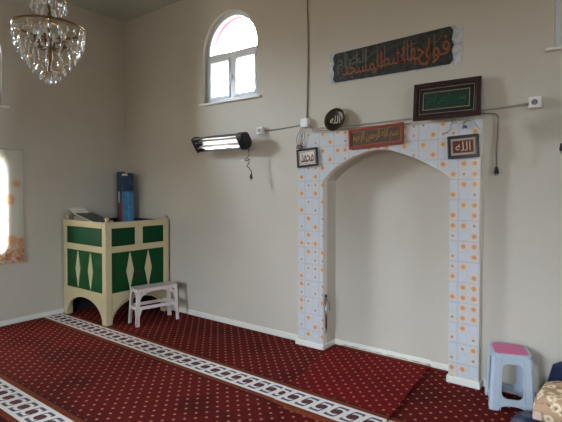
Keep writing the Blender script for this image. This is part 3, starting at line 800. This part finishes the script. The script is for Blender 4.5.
# ------------------------------------------------------------------ infrared heaters
def heater(x0, x1, lbl, flip=False, short=False):
    cx = (x0+x1)/2
    root = thing('wall_heater', lbl, 'heater', (cx, 0, 2.0), 0, None)
    a = math.radians(35); n = Vector((0, -math.cos(a), -math.sin(a))); up = Vector((0, -math.sin(a), math.cos(a)))
    c0 = Vector((0, -.145, 0)); L = (x1-x0)/2; s = -1 if flip else 1
    def P(x, u, d): return Vector((x*s, 0, 0)) + c0 + up*u + n*d
    def ext(prof, xa, xb, closed=True):
        mb = MB(); A = [mb.b.verts.new(P(xa, *p)) for p in prof]; B = [mb.b.verts.new(P(xb, *p)) for p in prof]; N = len(prof)
        for i in range(N if closed else N-1): mb.b.faces.new((A[i], A[(i+1) % N], B[(i+1) % N], B[i]))
        if closed: mb.b.faces.new(A[::-1]); mb.b.faces.new(B)
        return mb
    # casing: C section open to the front
    cas = [(.083, .045), (.083, .0), (.06, -.045), (-.06, -.045), (-.083, 0), (-.083, .045), (-.075, .045), (-.075, .002), (-.055, -.037), (.055, -.037), (.075, .002), (.075, .045)]
    ext(cas, -L+.02, L-.055).build('casing', SHELL, root, local=True)
    ref = [(.074, .042), (.062, -.026), (.058, -.030), (-.060, .012), (-.066, .018), (-.074, .042)]
    ext(ref, -L+.04, L-.055, False).build('reflector', MIRROR, root, local=True, solid=.001)
    for u, dd in ((.030, .004), (-.026, .022)):
        MB().cone(P(-L+.05, u, dd), P(L-.06, u, dd), .009, .009, 12).build('quartz_tube', QUARTZ, root, local=True, smooth=True)
    g = MB()
    for u in (.078, .03, -.03, -.078): g.tube([P(-L+.04, u, .049), P(L-.055, u, .049)], .0018, 5)
    g.build('guard', STEEL, root, local=True)
    cap = [(.088, .055), (.09, .0), (.066, -.05), (.03, -.062), (-.03, -.062), (-.066, -.05), (-.09, .0), (-.088, .055), (-.05, .062), (.05, .062)]
    ext(cap, -L, -L+.028).build('end_cap', BLACKP, root, local=True, bevel=.008)
    ext(cap, L-.085, L).build('end_cap', BLACKP, root, local=True, bevel=.010)
    for x in (-.22, .22):
        MB().box(x-.015, x+.015, -.115, -.004, -.012, .012).box(x-.03, x+.03, -.005, 0, -.03, .03).build('bracket', BLACKP, root, local=True, bevel=.002)
    # lead with plug
    b = Vector((s*(L-.03), -.12, -.055))
    pts = [b, b+Vector((s*.03, -.0, -.06)), b+Vector((s*.035, .0, -.10)), b+Vector((s*.005, 0, -.13)), b+Vector((-s*.045, 0, -.15)), b+Vector((-s*.01, 0, -.162)),
           b+Vector((s*.035, 0, -.14)), b+Vector((s*.03, 0, -.18)), b+Vector((s*.0, 0, -.215)), b+Vector((s*.035, .0, -.235)), b+Vector((s*.065, .0, -.275)), b+Vector((s*.06, .0, -.30))]
    if short: pts = [b + Vector((s*x_, 0, z_)) for x_, z_ in ((0, 0), (.04, -.03), (.06, -.07), (.055, -.11), (.075, -.15))]
    e = pts[-1] + Vector((0, 0, .005))
    MB().tube(pts, .0055, 6).build('lead', BLACKP, root, local=True, smooth=True)
    if not short: MB().ball(b+Vector((-s*.055, 0, -.152)), .014, 8, (2.2, .7, .6)).build('cable_tie', PAPER, root, local=True)
    mb = MB(); plug(mb, e); mb.build('plug', BLACKP, root, local=True)
heater(1.572, 2.325, 'black and silver electric bar heater on the wall under the arched window')
heater(5.125, 5.915, 'electric bar heater on the wall at the far right, its plug hanging', flip=True, short=True)

# ------------------------------------------------------------------ curtain at the left wall window
ct = thing('curtain', 'white curtain printed with orange flowers over the left window', 'curtain', (.03, -1.9, 1.3))
mb = MB(); N = 90; y0_, y1_ = -1.335, -2.55
rows = [.675, .72, .9, 1.2, 1.5, 1.8, 1.925]
grid = [[mb.b.verts.new((.035 + .012*math.sin(i/N*34) * (1.15 - .35*(z-.675)) + .004*math.sin(i*.9+z*3), y0_ + (y1_-y0_)*i/N, z)) for i in range(N+1)] for z in rows]
for r0, r1 in zip(grid, grid[1:]):
    for i in range(N): mb.b.faces.new((r0[i], r0[i+1], r1[i+1], r1[i]))
mb.build('cloth', CURT, ct, smooth=True)
MB().cone((.035, -1.325, 1.932), (.035, -2.56, 1.932), .005, .005, 8).box(0, .04, -1.34, -1.33, 1.925, 1.94).box(0, .04, -2.56, -2.55, 1.925, 1.94).build('rod', STEEL, ct)

# ------------------------------------------------------------------ chandelier
CX, CY = 2.003, -1.988
ch = thing('chandelier', 'tiered crystal chandelier with brass rings hanging from the ceiling', 'chandelier', (CX, CY, CH))
MB().lathe([(.0, 0), (.06, 0), (.055, -.02), (.02, -.045), (.0, -.05)], (CX, CY, CH), 20).build('ceiling_cup', BRASS, ch, smooth=True)
mb = MB(); z = CH-.05; k = 0
while z > 3.02:
    ax = Vector((1, 0, 0)) if k % 2 else Vector((0, 1, 0))
    mb.tube([Vector((CX, CY, z-.018)) + ax*.009*math.cos(t) + Vector((0, 0, .02*math.sin(t))) for t in [2*PI*i/10 for i in range(10)]], .0022, 5, True); z -= .032; k += 1
mb.build('chain', BRASS, ch)
MB().lathe([(.0, 2.36), (.018, 2.37), (.010, 2.42), (.022, 2.47), (.012, 2.53), (.026, 2.59), (.012, 2.64), (.010, 2.72), (.020, 2.77), (.009, 2.82), (.012, 2.92), (.02, 2.98), (.0, 3.04)], (CX, CY, 0), 16).build('stem', DBRASS, ch, smooth=True)
tiers = [(.245, 2.672, 26), (.232, 2.612, 20), (.208, 2.556, 16), (.178, 2.504, 13), (.144, 2.456, 10), (.108, 2.412, 7), (.070, 2.370, 5), (.034, 2.334, 3)]
def band(R, z, h): return MB().lathe([(R-.003, z-h), (R, z-h), (R+.002, z), (R-.001, z)], (CX, CY, 0), 40)
for R, z, n in tiers:
    (MB().tube([(CX+R*math.cos(t), CY+R*math.sin(t), z) for t in [2*PI*i/36 for i in range(36)]], .0016, 6, True)).build('ring', BRASS, ch, smooth=True)
mb = MB()
for k in range(12):
    a = 2*PI*k/12; ca_, sa_ = math.cos(a), math.sin(a)
    mb.tube([(CX + r*ca_, CY + r*sa_, zz) for r, zz in ((.01, 2.735), (.08, 2.74), (.16, 2.725), (.215, 2.705), (.245, 2.676))], .003, 5)
    mb.tube([(CX + r*ca_, CY + r*sa_, zz) for r, zz, _ in tiers], .0018, 4)
mb.build('wire_cage', BRASS, ch)
MB().tube([(CX+.240*math.cos(t), CY+.240*math.sin(t), 2.690) for t in [2*PI*i/36 for i in range(36)]], .009, 6, True).build('ring', DBRASS, ch, smooth=True)
MB().tube([(CX+.115*math.cos(t), CY+.115*math.sin(t), 2.885) for t in [2*PI*i/30 for i in range(30)]], .006, 6, True).build('ring', BRASS, ch, smooth=True)
for k in range(6):
    a = 2*PI*k/6 + .3; ca_, sa_ = math.cos(a), math.sin(a); b = (CX+.10*ca_, CY+.10*sa_)
    arm = MB().tube([(CX, CY, 2.56), (CX+.04*ca_, CY+.04*sa_, 2.52), (CX+.08*ca_, CY+.08*sa_, 2.53), (*b, 2.56)], .005, 6).build('arm', DBRASS, ch, smooth=True)
    MB().lathe([(.0, 2.555), (.026, 2.56), (.028, 2.57), (.009, 2.572), (.009, 2.62), (.0, 2.62)], (*b, 0), 12).build('candle_cup', DBRASS, arm, smooth=True)
    MB().lathe([(.006, 2.62), (.014, 2.64), (.011, 2.665), (.0, 2.69)], (*b, 0), 10).build('bulb', BULB, arm, smooth=True)
def dropmesh():
    mb = MB(); mb.lathe([(.0, 0), (.0045, -.004), (.0045, -.008), (.0, -.012)], n=6); mb.lathe([(.0, -.012), (.009, -.030), (.0125, -.052), (.007, -.066), (.0, -.074)], n=6); return mb
proto = None
for R, z, n in tiers:
    for k in range(n):
        a = 2*PI*(k + .5*(n % 2))/n + R*9
        if proto is None: proto = dropmesh().build('crystal_drop', CRYSTAL, ch, local=True); d = proto
        else: d = proto.copy(); COL.objects.link(d); d.parent = ch
        d.location = (R*math.cos(a), R*math.sin(a), z - .004 - CH); d.rotation_euler = (0, 0, a*3.1); sc = .82 if R > .05 else .7; d.scale = (sc, sc, sc)
mb = MB()
for R, zz, n in ((.115, 2.88, 16), (.075, 2.90, 8)):
    for k in range(n):
        a = 2*PI*k/n; d = dropmesh().b
        bmesh.ops.transform(d, matrix=Matrix.Translation((CX+R*math.cos(a), CY+R*math.sin(a), zz)), verts=d.verts)
        t_ = bpy.data.meshes.new('t'); d.to_mesh(t_); mb.b.from_mesh(t_); bpy.data.meshes.remove(t_)
o = mb.build('upper_crystal_fringe', CRYSTAL, ch); o['kind'] = 'stuff'
MB().ball((CX, CY, 2.292), .018, 12).build('crystal_ball', CRYSTAL, ch)
